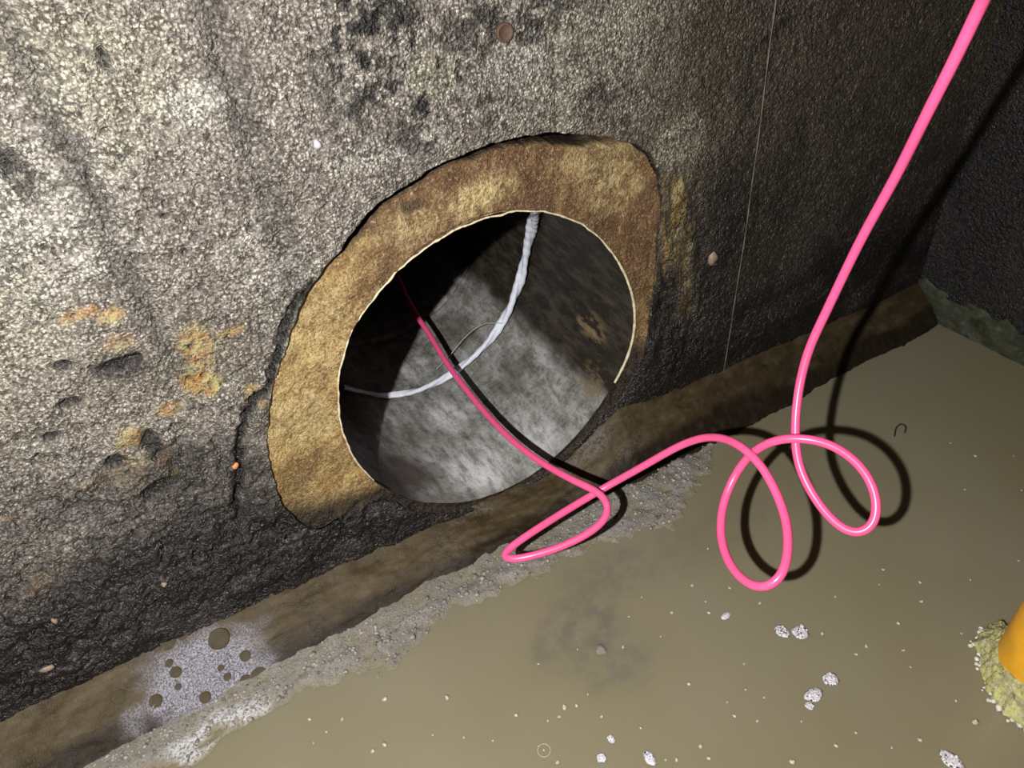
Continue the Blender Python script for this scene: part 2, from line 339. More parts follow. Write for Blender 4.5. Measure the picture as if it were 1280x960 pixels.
# ------------------------------------------------------------------ back wall
def ell(x, z, p, rx, rz, seed, warp=0.5, soft=0.5, freq=1.0, rot=0.0):
    """soft irregular patch centred on a photo point, radii in metres"""
    c = on_wall(p); dx = x - c[0]; dz = z - c[1]
    if rot: ca, sa = math.cos(rot), math.sin(rot); dx, dz = dx * ca + dz * sa, -dx * sa + dz * ca
    d = np.hypot(dx / rx, dz / rz) + warp * fbm(x * 28 * freq + seed, z * 28 * freq, 4, seed)
    return 1 - sstep(1 - soft, 1 + soft, d)
XC = 1.757                                            # corner with the right wall
def build_wall():
    xs = np.concatenate([np.arange(-1.3, -0.66, 0.02), np.arange(-0.66, XC + 0.02, 0.0042)])
    zs = np.concatenate([np.arange(-0.1, 1.16, 0.0042), np.arange(1.16, 1.9, 0.02)])
    X, Z = np.meshgrid(xs, zs, indexing='ij'); x = X.ravel(); z = Z.ravel()
    a = np.arctan2(z - PC[1], x - PC[0]); r = np.hypot(x - PC[0], z - PC[1]); ro = r_out(a)
    inside = r < ro
    left = sstep(0.75, 0.2, x)
    low = sstep(0.66, 0.44, z + 0.10 * fbm(x * 5, z * 5, 3, 77)) * sstep(0.55, 0.1, x)
    # relief
    rough = (0.4 + 0.5 * left + 2.0 * low) * (0.25 + 0.75 * sstep(0.06, 0.2, z))
    h = 0.005 * fbm(x * 6, z * 6, 3, 1) + rough * (0.0042 * fbm(x * 34, z * 34, 3, 2) + 0.0030 * (0.55 - worley(x * 85, z * 85, 3)) + 0.0018 * fbm(x * 180, z * 180, 2, 4))
    pits = sstep(0.20, 0.08, worley(x * 30, z * 30, 8)) * sstep(0.25, 0.5, fbm(x * 7, z * 7, 3, 12) + 0.25)
    h -= 0.007 * pits * (0.4 + left)
    hole = np.zeros_like(x)
    for p, rx, rz, sd in [((150, 455), .028, .010, 3), ((190, 558), .014, .026, 4), ((145, 580), .014, .012, 5), ((200, 610), .030, .012, 6), ((6, 210), .007, .014, 8), ((130, 72), .006, .014, 9), ((85, 505), .014, .008, 10), ((62, 548), .012, .008, 11),
                          ((80, 455), .012, .008, 15)]:
        hole = np.maximum(hole, ell(x, z, p, rx, rz, sd, 0.5, 0.35, 2))
    h -= 0.012 * hole
    # crack running from the collar's left side downwards
    ck = np.array([on_wall(p) for p in [(392, 352), (362, 388), (350, 430), (338, 478), (318, 500), (306, 520), (298, 550), (302, 590), (296, 625), (300, 650)]])
    cd = np.full(x.shape, 9.0); xx = x + 0.006 * fbm(x * 60, z * 60, 2, 21); zz = z + 0.004 * fbm(x * 60, z * 60, 2, 22)
    for p0, p1 in zip(ck[:-1], ck[1:]):
        d = p1 - p0; t = np.clip(((xx - p0[0]) * d[0] + (zz - p0[1]) * d[1]) / (d @ d), 0, 1)
        cd = np.minimum(cd, np.hypot(xx - p0[0] - t * d[0], zz - p0[1] - t * d[1]))
    crack = sstep(0.011, 0.003, cd); h -= 0.014 * crack
    # formwork steps
    for fx, sgn in ((0.150, 1), (-0.045, 1), (0.62, 0.6)):
        h += 0.0022 * sgn * sstep(-0.012, 0.012, x - fx + 0.004 * fbm(z * 8, z * 0, 2, 31)) - 0.004 * np.exp(-((x - fx) / 0.010) ** 2)
    # crumbly right of the collar
    crumb = ell(x, z, (850, 340), .075, .26, 41, 0.4, 0.4); h += 0.010 * crumb * fbm(x * 40, z * 22, 4, 42) - 0.002 * crumb
    edge = sstep(0.0, 0.02, r - ro); h *= 0.35 + 0.65 * edge
    h = np.where(r - ro < 0.03, h + 0.004 * (1 - sstep(0.0, 0.03, r - ro)) * sstep(math.radians(95), math.radians(150), np.abs(a)), h)
    # stains
    n1 = fbm(x * 9, z * 9, 5, 51)
    dark = sstep(0.60, 0.28, z + 0.14 * n1 + 0.12 * np.clip(x, -1, .1)) * (0.55 + 0.45 * sstep(0.42, 0.26, z + 0.05 * n1))
    dark = np.maximum(dark, (0.30 + 0.35 * sstep(.75, .35, z)) * sstep(0.70, 1.0, x + 0.12 * n1 - 0.25 * np.clip(z - 0.55, -1, 1)))
    for p, rx, rz, sd, s_ in [((190, 640), .10, .08, 61, .7), ((330, 700), .12, .06, 62, .9), ((60, 650), .12, .05, 63, .6), ((300, 590), .05, .09, 64, .7), ((215, 590), .05, .06, 65, .8), ((150, 457), .035, .02, 66, .9), ((540, 640), .16, .09, 67, 1.0)]:
        dark = np.maximum(dark, s_ * ell(x, z, p, rx, rz, sd))
    for fx, wd in ((0.140, .016), (-0.055, .018), (0.16, .012)):
        dark = np.maximum(dark, 0.60 * np.exp(-((x - fx - 0.010 * fbm(z * 7, z * 0, 3, 33)) / wd) ** 2) * sstep(0.50, 0.7, z) * (.75 + .5 * fbm(x * 20, z * 8, 3, 34)))
    blot = sstep(-0.05, 0.10, fbm(x * 44, z * 44, 5, 71, 0.75) + 0.25 * fbm(x * 9, z * 9, 2, 72))
    black = np.zeros_like(x)
    for p, rx, rz, sd, s_ in [((470, 60), .085, .11, 73, 1.), ((560, 120), .10, .07, 74, 1.), ((640, 30), .12, .05, 75, .85), ((520, 165), .05, .04, 76, .8), ((760, 130), .06, .05, 77, .7), ((600, 60), .08, .07, 78, .7), ((20, 215), .012, .03, 79, .8), ((960, 60), .06, .12, 80, .7)]:
        black = np.maximum(black, s_ * blot * ell(x, z, p, rx, rz, sd, 0.4, 0.6))
    for p, rx, rz, sd, s_ in [((905, 290), .10, .16, 81, .85), ((870, 450), .15, .10, 82, .95), ((1010, 440), .28, .045, 83, .9), ((828, 390), .04, .12, 84, 1.), ((1130, 330), .16, .06, 85, .9), ((590, 650), .16, .05, 86, .8), ((430, 650), .06, .05, 87, .95), ((980, 240), .05, .12, 88, .6)]:
        black = np.maximum(black, s_ * ell(x, z, p, rx, rz, sd, 0.5, 0.6) * (0.55 + 0.45 * blot))
    black = np.maximum(black, 0.6 * dark * sstep(-0.1, 0.4, fbm(x * 16, z * 26, 4, 89)))
    black = np.maximum(black, 0.85 * sstep(0.40, 0.22, z + 0.05 * n1) * sstep(-0.15, 0.3, fbm(x * 10, z * 22, 4, 90) + 0.15))
    black = np.maximum(black, np.clip(hole * 1.1, 0, 1) * 0.9); black = np.maximum(black, crack); black = np.maximum(black, 0.6 * pits)
    brown = 0.92 * sstep(0.58, 0.82, x + 0.10 * n1 - 0.35 * np.clip(z - 0.62, -1, 1))
    for p, rx, rz, sd, s_ in [((970, 370), .08, .10, 91, .6), ((260, 440), .16, .05, 92, .3), ((250, 690), .2, .06, 93, .35)]:
        brown = np.maximum(brown, s_ * ell(x, z, p, rx, rz, sd))
    ochre = np.zeros_like(x)
    for p, rx, rz, sd, s_ in [((245, 440), .022, .040, 101, .75), ((250, 480), .026, .022, 102, 1.), ((262, 478), .022, .016, 103, 1.), ((138, 394), .018, .010, 104, .9), ((100, 392), .022, .008, 105, .7), ((288, 416), .020, .008, 106, .9), ((318, 492), .012, .020, 107, .9), ((208, 512), .018, .010, 108, .7), ((165, 545), .022, .018, 109, .7),
                              ((205, 572), .014, .020, 110, .8), ((215, 595), .008, .016, 111, .7), ((150, 430), .025, .012, 112, .45), ((130, 600), .06, .012, 113, .35), ((20, 648), .022, .006, 114, .6), ((165, 708), .012, .008, 115, .5), ((50, 730), .02, .02, 116, .45),
                              ((840, 258), .030, .05, 121, 1.), ((856, 330), .016, .09, 122, .9), ((832, 310), .014, .06, 123, .7), ((858, 395), .02, .05, 124, .7), ((840, 425), .03, .02, 125, .6), ((846, 345), .012, .05, 127, .5), ((838, 290), .034, .08, 129, .8), ((828, 235), .03, .03, 130, .8), ((846, 400), .03, .06, 137, .6), ((170, 585), .04, .03, 126, .35)]:
        ochre = np.maximum(ochre, s_ * ell(x, z, p, rx, rz, sd, 0.75, 0.4, 1.6))
    ochre *= (1 - 0.9 * hole) * (1 - crack) * (1 - .9 * ell(x, z, (842, 340), .09, .25, 41, .3, .3) * sstep(-.02, .15, fbm(x * 46, z * 14, 4, 128, .7)))
    olive = 0.75 * sstep(0.0, -0.28, x + 0.1 * n1 - 0.2 * (z - .8)) * sstep(0.5, 0.8, z)
    for p, rx, rz, sd, s_ in [((800, 30), .2, .2, 131, .35), ((850, 175), .055, .05, 132, .9), ((550, 90), .04, .03, 133, .7), ((120, 90), .08, .1, 134, .5), ((245, 450), .05, .06, 135, .5)]:
        olive = np.maximum(olive, s_ * ell(x, z, p, rx, rz, sd))
    pale = np.zeros_like(x)
    for p, rx, rz, sd, s_ in [((245, 130), .05, .02, 141, .8), ((330, 330), .05, .08, 142, .35), ((480, 190), .08, .02, 143, .6), ((385, 345), .03, .03, 144, .5), ((650, 80), .05, .03, 145, .45), ((345, 430), .02, .05, 146, .5), ((40, 250), .08, .12, 147, .5), ((345, 560), .014, .05, 148, .35)]:
        pale = np.maximum(pale, s_ * ell(x, z, p, rx, rz, sd, .6, .6))
    brown = brown * (1 - 0.85 * ell(x, z, (850, 175), .055, .05, 132)); dark = dark * (1 - 0.85 * ell(x, z, (850, 175), .05, .045, 132))
    # snap the opening's edge
    V = np.stack([x, -h, z], 1)
    Q = grid_faces(len(xs), len(zs)); ins = inside[Q]; keep = ~ins.all(1); Q = Q[keep]
    used = np.zeros(len(x), bool); used[Q.ravel()] = True
    sn = used & inside
    V[sn, 0] = PC[0] + ro[sn] * np.cos(a[sn]); V[sn, 2] = PC[1] + ro[sn] * np.sin(a[sn])
    A = np.stack([dark, black, brown], 1); B = np.stack([ochre, olive, pale], 1)
    # reveal: the cut thickness around the opening
    th = np.linspace(-np.pi, np.pi, 900, endpoint=False); k = 5
    rv = r_out(th); ys = np.linspace(-0.003, 0.06, k)
    RV = np.stack([np.stack([PC[0] + (rv - 0.0) * np.cos(th), np.full_like(th, yy), PC[1] + rv * np.sin(th)], 1) for yy in ys], 0).reshape(-1, 3)
    RQ = grid_faces(k, 900, wrap_v=True, flip=True) + len(V)
    V = np.vstack([V, RV]); Q = np.vstack([Q, RQ])
    ra = np.zeros((len(RV), 3)); ra[:, 0] = 0.7; ra[:, 1] = 0.5; rb = np.zeros((len(RV), 3))
    A = np.vstack([A, ra]); B = np.vstack([B, rb])
    remap = np.full(len(V), -1); u = np.unique(Q); remap[u] = np.arange(len(u))
    me = mesh_np('wall_back', V[u], remap[Q]); attr(me, 'stain_tone_a', np.clip(A[u], 0, 1)); attr(me, 'stain_b', np.clip(B[u], 0, 1))
    return tag(link('wall_back', me, M['wall']), 'rough stained concrete chamber wall with the round pipe opening', kind='structure')
wall = build_wall()

# thin fin left by the shuttering joint
pts = [on_wall(p) for p in [(970, -60), (965, 0), (957, 60), (950, 120), (944, 170), (935, 235), (928, 290), (917, 360), (905, 440), (898, 480)]]
P = spline([(x, -0.009, z) for x, z in pts], 0.01)
tag(link('seam_fin', tube('seam_fin', P, 0.0013 + 0.0005 * np.sin(np.arange(len(P)) * .9), 6), M['seam'], wall), 'thin pale fin along a shuttering joint')
def wall_lump(name, p, scale, mat, seed, label, out=0.5, rough=0.5):
    c = on_wall(p); V, Fc = lump(scale, 2, rough, seed); me = mesh_np(name, V, Fc)
    o = link(name, me, M[mat], wall); o.location = (c[0], -scale[1] * out - 0.002, c[1]); o['label'] = label; return o
# round tie-hole plug: shallow dished disc
th = np.arange(28) / 28 * 2 * np.pi; prof = [(0.0001, 0.003), (0.007, 0.003), (0.010, 0.0045), (0.0125, 0.006), (0.0135, 0.004), (0.0135, -0.004)]
V = np.array([[r_ * math.cos(t), -y_, r_ * math.sin(t)] for r_, y_ in prof for t in th])
o = link('tie_hole_plug', mesh_np('tie_hole_plug', V, grid_faces(len(prof), 28, wrap_v=True)), M['plug'], wall); c = on_wall((629, 40)); o.location = (c[0], -0.002, c[1]); o['label'] = 'round brown tie-hole plug'
wall_lump('stone', (888, 322), (.010, .008, .016), 'pebble', 3, 'tan stone stuck in the dark wall')
wall_lump('stone', (293, 580), (.006, .005, .007), 'rust', 4, 'small rust-orange stone in the wall')
wall_lump('stone', (395, 178), (.005, .006, .007), 'pale', 5, 'shiny pale pebble in the grey wall')
wall_lump('flake', (60, 833), (.012, .004, .005), 'pebble', 6, 'pale flake on the black lower wall')
wall_lump('flake', (205, 728), (.005, .004, .005), 'pebble', 8, 'small pale flake on the dark wall')
wall_lump('flake', (110, 750), (.006, .004, .003), 'pebble', 9, 'small pale flake on the dark wall')
wall_lump('flake', (68, 772), (.004, .004, .008), 'pebble', 10, 'small pale flake on the dark wall')

# ------------------------------------------------------------------ right wall
ys = np.arange(-2.4, 0.03, 0.012); zs = np.arange(-0.1, 1.9, 0.012); Y, Z = np.meshgrid(ys, zs, indexing='ij'); y = Y.ravel(); z = Z.ravel()
h = 0.006 * fbm(y * 6, z * 6, 4, 201) + 0.004 * fbm(y * 40, z * 40, 3, 202)
me = mesh_np('wall_right', np.stack([XC - h, y, z], 1), grid_faces(len(ys), len(zs)))
n1 = fbm(y * 8, z * 8, 4, 203)
attr(me, 'stain_tone_a', np.stack([np.full_like(y, .95), np.clip(.9 + .4 * n1, 0, 1), np.full_like(y, .8)], 1)); attr(me, 'stain_b', np.zeros((len(y), 3)))
tag(link('wall_right', me, M['wall']), 'dark side wall of the chamber at the right edge', kind='structure')

# ------------------------------------------------------------------ chamber floor under the water
xs = np.linspace(-1.3, XC + .05, 40); ys = np.linspace(-2.4, 0.03, 40); X, Y = np.meshgrid(xs, ys, indexing='ij')
me = mesh_np('floor', np.stack([X.ravel(), Y.ravel(), -0.09 + 0.01 * fbm(X.ravel() * 4, Y.ravel() * 4, 3, 5)], 1), grid_faces(40, 40))
tag(link('floor', me, M['black']), 'chamber floor beneath the muddy water', kind='structure')

# ------------------------------------------------------------------ benching along the back wall
_tx = np.array([-1.3, -.54, -.2, 0, .12, .2, .26, .32, .38, .466, .55, .61, .66, .70, .735, .78, .90, 1.156, 1.5, 1.9])
_tz = np.array([.085, .078, .070, .062, .058, .056, .048, .032, .022, .016, .024, .050, .090, .128, .158, .150, .128, .110, .090, .075])
def led_top(x): return np.interp(x, _tx, _tz)
def led_w(x): return np.interp(x, [-1.3, -.5, 0, .4, .7, 1.0, 1.9], [.12, .118, .115, .116, .118, .118, .115])
def build_ledge():
    xs = np.arange(-1.3, XC + .01, 0.005); nv = 46; v = np.linspace(0, 1, nv)
    X, Vv = np.meshgrid(xs, v, indexing='ij'); x = X.ravel(); u = Vv.ravel()
    top = led_top(x); wd = led_w(x)
    k = np.clip(u / 0.80, 0, 1)                       # slope down to the nose, then a drop into the water
    yb = 0.030 - (0.030 + wd) * k
    zt = top + .018 - (top + .018 + 0.006) * (0.95 * k + 0.05 * k ** 2)
    d = np.clip((u - 0.80) / 0.20, 0, 1)
    y = yb - 0.006 * d; z = zt - 0.075 * d ** 1.2
    n = 0.006 * fbm(x * 7, u * 4, 3, 211) + 0.0035 * fbm(x * 30, u * 16, 3, 212) + 0.0018 * fbm(x * 120, u * 50, 2, 213)
    y = y - n * 0.6 * (0.3 + k); z = z + n * (1 - d)
    me = mesh_np('trim_1', np.stack([x, y, z], 1), grid_faces(len(xs), nv, flip=True))
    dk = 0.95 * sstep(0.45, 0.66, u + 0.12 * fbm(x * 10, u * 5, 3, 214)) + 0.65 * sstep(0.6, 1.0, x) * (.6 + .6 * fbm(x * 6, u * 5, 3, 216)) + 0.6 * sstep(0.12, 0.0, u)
    gy = 0.3 * sstep(0.1, 0.5, fbm(x * 8, u * 4, 3, 215)) * sstep(.2, .4, x) * sstep(.85, .65, x)
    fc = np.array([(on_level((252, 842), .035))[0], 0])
    wet = sstep(1.3, .65, np.hypot((x - fc[0]) / .115, (u - .54) / .34) + .35 * fbm(x * 30, u * 9, 3, 217))  # wet film; its painted pale glare uses this mask too
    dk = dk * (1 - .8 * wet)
    global LEDGE_V; LEDGE_V = np.stack([x, y, z], 1)
    attr(me, 'stain_tone_a', np.clip(np.stack([dk, gy, wet], 1), 0, 1))
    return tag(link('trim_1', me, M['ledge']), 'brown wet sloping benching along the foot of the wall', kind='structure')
ledge = build_ledge()
def led_point(x, k):                                  # a point on the benching's slope
    top = led_top(x); wd = led_w(x)
    return np.array([x, 0.030 - (0.030 + wd) * k, top + .018 - (top + .018 + 0.006) * (0.95 * k + 0.05 * k * k)])
# benching of the right wall
ys = np.arange(-2.4, 0.02, 0.007); nv = 30; Yv, U = np.meshgrid(ys, np.linspace(0, 1, nv), indexing='ij'); y = Yv.ravel(); u = U.ravel()
n = 0.010 * fbm(y * 8, u * 4, 4, 221) + 0.005 * fbm(y * 34, u * 16, 3, 222)
me = mesh_np('trim_2', np.stack([XC + .01 - .035 * u - n * u, y, 0.125 - .15 * u + .02 * fbm(y * 5, u * 0, 3, 223) + n], 1), grid_faces(len(ys), nv))
attr(me, 'stain_tone_a', np.stack([sstep(.75, 1, u) * .7 + .45 * sstep(0.1, .5, fbm(y * 14, u * 6, 3, 224)), 0 * u, 0 * u], 1))
tag(link('trim_2', me, M['ledge_r']), 'greenish grey crust along the foot of the side wall', kind='structure')

# ------------------------------------------------------------------ concrete pipe
pipe = tag(empty('concrete_pipe', (PC[0], 0.0, PC[1] - PR)), 'round concrete pipe opening in the wall with grey silted invert', 'pipe')
def build_barrel():
    ys = np.concatenate([np.arange(0.009, 0.9, 0.006), np.arange(0.9, 2.4, 0.03)]); nt = 420
    th = np.linspace(-np.pi, np.pi, nt, endpoint=False); Yg, T = np.meshgrid(ys, th, indexing='ij'); y = Yg.ravel(); t = T.ravel()
    b = sstep(0.0, 0.16, y); r = r_in(t) * (1 - b) + PR * b + 0.004
    arc = t * PR
    silt = sstep(math.radians(-36), math.radians(-50), t) * sstep(math.radians(-150), math.radians(-120), t)
    r = r - 0.002 * fbm(arc * 12, y * 6, 3, 231) - silt * (0.004 + 0.004 * fbm(arc * 16, y * 12, 4, 232)) + 0.010 * np.exp(-((y - 0.72) / 0.008) ** 2)
    V = np.stack([r * np.cos(t), y, r * np.sin(t) + PR], 1)
    me = mesh_np('barrel', V, grid_faces(len(ys), nt, wrap_v=True, flip=True))
    n1 = fbm(arc * 11, y * 6, 4, 233)
    gr = sstep(math.radians(-33), math.radians(-41), t + 0.10 * n1) * sstep(math.radians(-138), math.radians(-120), t + .1 * n1)  # dark outside: slime on the right, mouth's shade painted in on the left
    def spot(p, ra, ry, sd):
        d = ray(p); o = EYE; q = np.array([o[0] - PC[0], o[2] - PC[1]]); aa = d[0] ** 2 + d[2] ** 2; bb = q[0] * d[0] + q[1] * d[2]
        tt = (-bb + math.sqrt(bb * bb - aa * (q @ q - PR ** 2))) / aa; Pp = o + d * tt; a0 = math.atan2(Pp[2] - PC[1], Pp[0] - PC[0])
        dd = np.hypot((t - a0) * PR / ra, (y - Pp[1]) / ry) + 0.5 * fbm(arc * 25, y * 25, 4, sd); return 1 - sstep(.5, 1.5, dd)
    wh = np.maximum.reduce([spot((600, 590), .06, .06, 241), .8 * spot((560, 520), .05, .05, 242), .7 * spot((665, 545), .05, .07, 243), .6 * spot((515, 465), .04, .05, 244), .5 * spot((620, 560), .09, .08, 245)])
    pu = np.maximum.reduce([spot((512, 590), .045, .07, 246), .6 * spot((640, 470), .06, .05, 247), .6 * spot((570, 415), .05, .06, 248), .35 * spot((560, 630), .1, .03, 249)])
    oc = np.maximum(.9 * spot((738, 410), .03, .05, 250), .8 * spot((742, 478), .035, .05, 251))
    attr(me, 'stain_tone_a', np.clip(np.stack([gr, wh, pu], 1), 0, 1)); attr(me, 'stain_b', np.clip(np.stack([oc, oc * 0, oc * 0], 1), 0, 1))
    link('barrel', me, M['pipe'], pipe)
    # thickness of the pipe end, behind the mortar
    th = np.linspace(-np.pi, np.pi, 200, endpoint=False); ri = r_in(th) + .004
    rows = [np.stack([(ri + e) * np.cos(th), np.full(200, yy), (ri + e) * np.sin(th) + PR], 1) for e, yy in ((0, .034), (.02, .036), (.05, .038), (.055, .05), (.055, 2.4))]
    me = mesh_np('pipe_end', np.vstack(rows), grid_faces(5, 200, wrap_v=True, flip=True)); attr(me, 'stain_tone_a', np.zeros((1000, 3))); attr(me, 'stain_b', np.zeros((1000, 3)))
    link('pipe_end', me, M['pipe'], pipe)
build_barrel()
th = np.radians(np.arange(-30, 204, 0.8)); rb = r_in(th) - 0.001
wv = 0.0022 * fbm(th * 11, th * 0, 3, 61)
P = np.stack([(rb + wv) * np.cos(th), 0.0075 + wv * 1.2, (rb + wv) * np.sin(th) + PR], 1)
o = link('rim_bead', tube('rim_bead', P, 0.0012 + 0.0016 * np.abs(fbm(th * 24, th * 0 + 2, 3, 62)) + 0.0014 * sstep(math.radians(45), math.radians(10), th), 8), M['bead'], pipe); o['label'] = 'thin cream mortar bead round the pipe mouth'

# ------------------------------------------------------------------ mortar collar around the pipe
def build_collar():
    th = np.linspace(-np.pi, np.pi, 1030, endpoint=False); nr = 60; u = np.linspace(0, 1, nr)
    T, U = np.meshgrid(th, u, indexing='ij'); t = T.ravel(); u = U.ravel()
    deg = (np.degrees(t) + 180) % 360 - 180
    dg2 = np.where(deg < -90, deg + 360, deg)
    gap = 0.021 * sstep(48, 62, deg) * sstep(138, 118, deg) * (0.75 + 0.6 * fbm(t * 9, t * 0, 3, 70)) - 0.004 * (1 - sstep(48, 62, dg2) * sstep(140, 120, dg2))
    ri = r_in(t); ro = r_out(t) - gap
    r = ri + (ro - ri) * u
    x = PC[0] + r * np.cos(t); z = PC[1] + r * np.sin(t)
    rec = 0.008 + (0.006 * sstep(40, 60, dg2) * sstep(150, 130, dg2) - 0.007 * (1 - sstep(40, 60, dg2) * sstep(150, 130, dg2))) * sstep(0.4, 1, u)
    lowl = sstep(-175, -150, deg) * (deg < -100) ; 
    h = 0.004 * fbm(x * 9, z * 9, 3, 71) + 0.0028 * fbm(x * 40, z * 40, 4, 72) + 0.0014 * fbm(x * 130, z * 130, 2, 73)
    left = ((deg > 150) | (deg < -100)).astype(float)
    h = h + left * 0.004 * fbm(x * 25, z * 25, 3, 74)
    right = sstep(35, 10, deg) * (deg > -100)
    h = h + right * u * 0.010 * fbm(x * 45, z * 20, 4, 75)
    y = rec - h + 0.05 * sstep(0.95, 1.0, u) * sstep(30, 50, deg) * sstep(160, 140, deg)
    me = mesh_np('mortar_collar', np.stack([x, y, z], 1), np.vstack([grid_faces(len(th), nr, flip=True), np.stack([(len(th) - 1) * nr + np.arange(1, nr), np.arange(1, nr), np.arange(nr - 1), (len(th) - 1) * nr + np.arange(nr - 1)], 1)]))
    n1 = fbm(x * 10, z * 10, 4, 76)
    def e(p, rx, rz, sd, warp=.6): return ell(x, z, p, rx, rz, sd, warp, .6)
    br = sstep(150, 122, deg + 22 * n1) * sstep(-30, 20, deg)
    br = np.maximum(br, .5 * e((420, 380), .06, .04, 301)); br = np.maximum(br, .5 * e((375, 590), .05, .03, 302)); br = np.maximum(br, .45 * sstep(.2, .6, fbm(x * 16, z * 16, 4, 303)))
    gd = np.maximum.reduce([.95 * e((605, 245), .05, .03, 304), .7 * e((770, 235), .06, .05, 305), .5 * e((400, 420), .05, .09, 306), .6 * e((375, 520), .05, .08, 307), .6 * e((735, 215), .03, .05, 308), .6 * e((760, 190), .08, .02, 309), .5 * e((510, 290), .05, .03, 310)])
    dk = np.maximum.reduce([right * sstep(.35, .75, u + .3 * n1) * sstep(-.25, .25, fbm(x * 30, z * 11, 4, 311)), 1. * sstep(-4, -18, deg) * (deg > -90), 1. * sstep(-168, -152, deg + 8 * n1 + 14 * (u - .5)) * (deg < -90), .35 * e((372, 612), .03, .02, 312), .7 * e((520, 262), .02, .01, 313), sstep(.93, .98, u) * sstep(48, 62, deg) * sstep(140, 120, deg)])  # last term paints the shade of the top groove into the colour
    attr(me, 'stain_tone_a', np.clip(np.stack([br, gd, dk], 1), 0, 1))
    return tag(link('mortar_collar', me, M['collar']), 'ochre and brown mortar collar ringing the pipe mouth', 'collar')
build_collar()

# ------------------------------------------------------------------ water and silt
xs = np.arange(-1.3, XC, 0.012); ys = np.arange(-2.4, 0.005, 0.012); X, Y = np.meshgrid(xs, ys, indexing='ij'); x = X.ravel(); y = Y.ravel()
me = mesh_np('muddy_water', np.stack([x, y, x * 0], 1), grid_faces(len(xs), len(ys)))
def cloud(p, rx, ry, sd):
    c = on_level(p); return 1 - sstep(.5, 1.4, np.hypot((x - c[0]) / rx, (y - c[1]) / ry) + .4 * fbm(x * 14, y * 14, 4, sd))
gy = np.maximum.reduce([cloud((725, 790), .09, .07, 331), .8 * cloud((770, 830), .07, .05, 332), .7 * cloud((760, 720), .12, .06, 333), .4 * cloud((900, 660), .2, .06, 334)])
attr(me, 'stain_tone_a', np.clip(np.stack([gy, gy * 0, gy * 0], 1), 0, 1))
tag(link('muddy_water', me, M['water']), 'still brown muddy water covering the chamber floor', 'water', kind='stuff')

def build_silt():
    xs = np.arange(-0.75, 1.02, 0.005); ys = np.arange(-0.50, -0.06, 0.005); X, Y = np.meshgrid(xs, ys, indexing='ij'); x = X.ravel(); y = Y.ravel()
    lim = [(130, 975), (250, 960), (330, 905), (400, 862), (500, 843), (535, 795), (600, 752), (640, 742), (690, 722), (740, 692), (790, 672), (842, 664), (868, 634), (888, 592), (908, 560), (930, 545)]
    q = np.array([on_level(p)[:2] for p in lim]); k = np.argsort(q[:, 0]); q = q[k]
    yl = np.interp(x, np.r_[-.9, q[:, 0], 1.2], np.r_[q[0, 1], q[:, 1], -.06])
    d = (y - yl) + 0.030 * fbm(x * 22, y * 22, 4, 321)           # > 0 towards the wall
    h = -0.010 + 0.0155 * sstep(-0.03, 0.04, d) + 0.006 * fbm(x * 24, y * 24, 4, 322) * sstep(-.05, .02, d) + 0.004 * fbm(x * 90, y * 90, 2, 323)
    nw = sstep(-.155, -.125, y) * sstep(.62, .5, x); h = h * (1 - nw) + nw * (.0035 + .0022 * fbm(x * 60, y * 60, 3, 327))
    c = on_level((752, 812)); h = np.maximum(h, -.02 + .026 * np.exp(-(((x - c[0]) / .018) ** 2 + ((y - c[1]) / .022) ** 2)) + .006 * fbm(x * 60, y * 60, 3, 324))
    h = np.where(x > .93, h - (x - .93) * .4, h)
    me = mesh_np('silt_bank', np.stack([x, y, h], 1), grid_faces(len(xs), len(ys)))
    sh = sstep(.006, .0, h); c = on_level((275, 915)); pl = sstep(1.3, .5, np.hypot((x - c[0]) / .09, (y - c[1]) / .045) + .4 * fbm(x * 30, y * 30, 3, 326))  # pl: glare near the bank's left end, painted pale
    attr(me, 'stain_tone_a', np.stack([np.clip(sh, 0, 1), np.clip(pl, 0, 1), sh * 0], 1))
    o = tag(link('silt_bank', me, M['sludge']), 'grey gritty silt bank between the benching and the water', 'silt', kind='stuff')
    return x, y, h, d
sx, sy, shh, sd = build_silt()
# loose grit on the bank
ok = np.where((sd > 0.0) & (shh > 0.002) & (sy < -.105))[0]; pick = RNG.choice(ok, 1500)
parts = []
tmpl = [lump((1, 1, .7), 1, .5, s_) for s_ in range(12)]
for i in pick:
    V, Fc = tmpl[RNG.integers(12)]; s_ = RNG.choice([.0016, .0022, .003, .0045, .006], p=[.4, .3, .2, .08, .02]); a_ = RNG.uniform(0, 6.28); ca, sa = math.cos(a_), math.sin(a_)
    W = V * s_ * RNG.uniform(.7, 1.3, 3); W = np.stack([W[:, 0] * ca - W[:, 1] * sa, W[:, 0] * sa + W[:, 1] * ca, W[:, 2]], 1)
    parts.append((W + [sx[i] + RNG.normal() * .003, sy[i] + RNG.normal() * .003, shh[i] + s_ * .2], Fc))
V, Fc = join_lumps(parts)
tag(link('grit', mesh_np('grit', V, Fc), M['grit']), 'loose grey grit scattered over the silt bank', 'grit', kind='stuff')

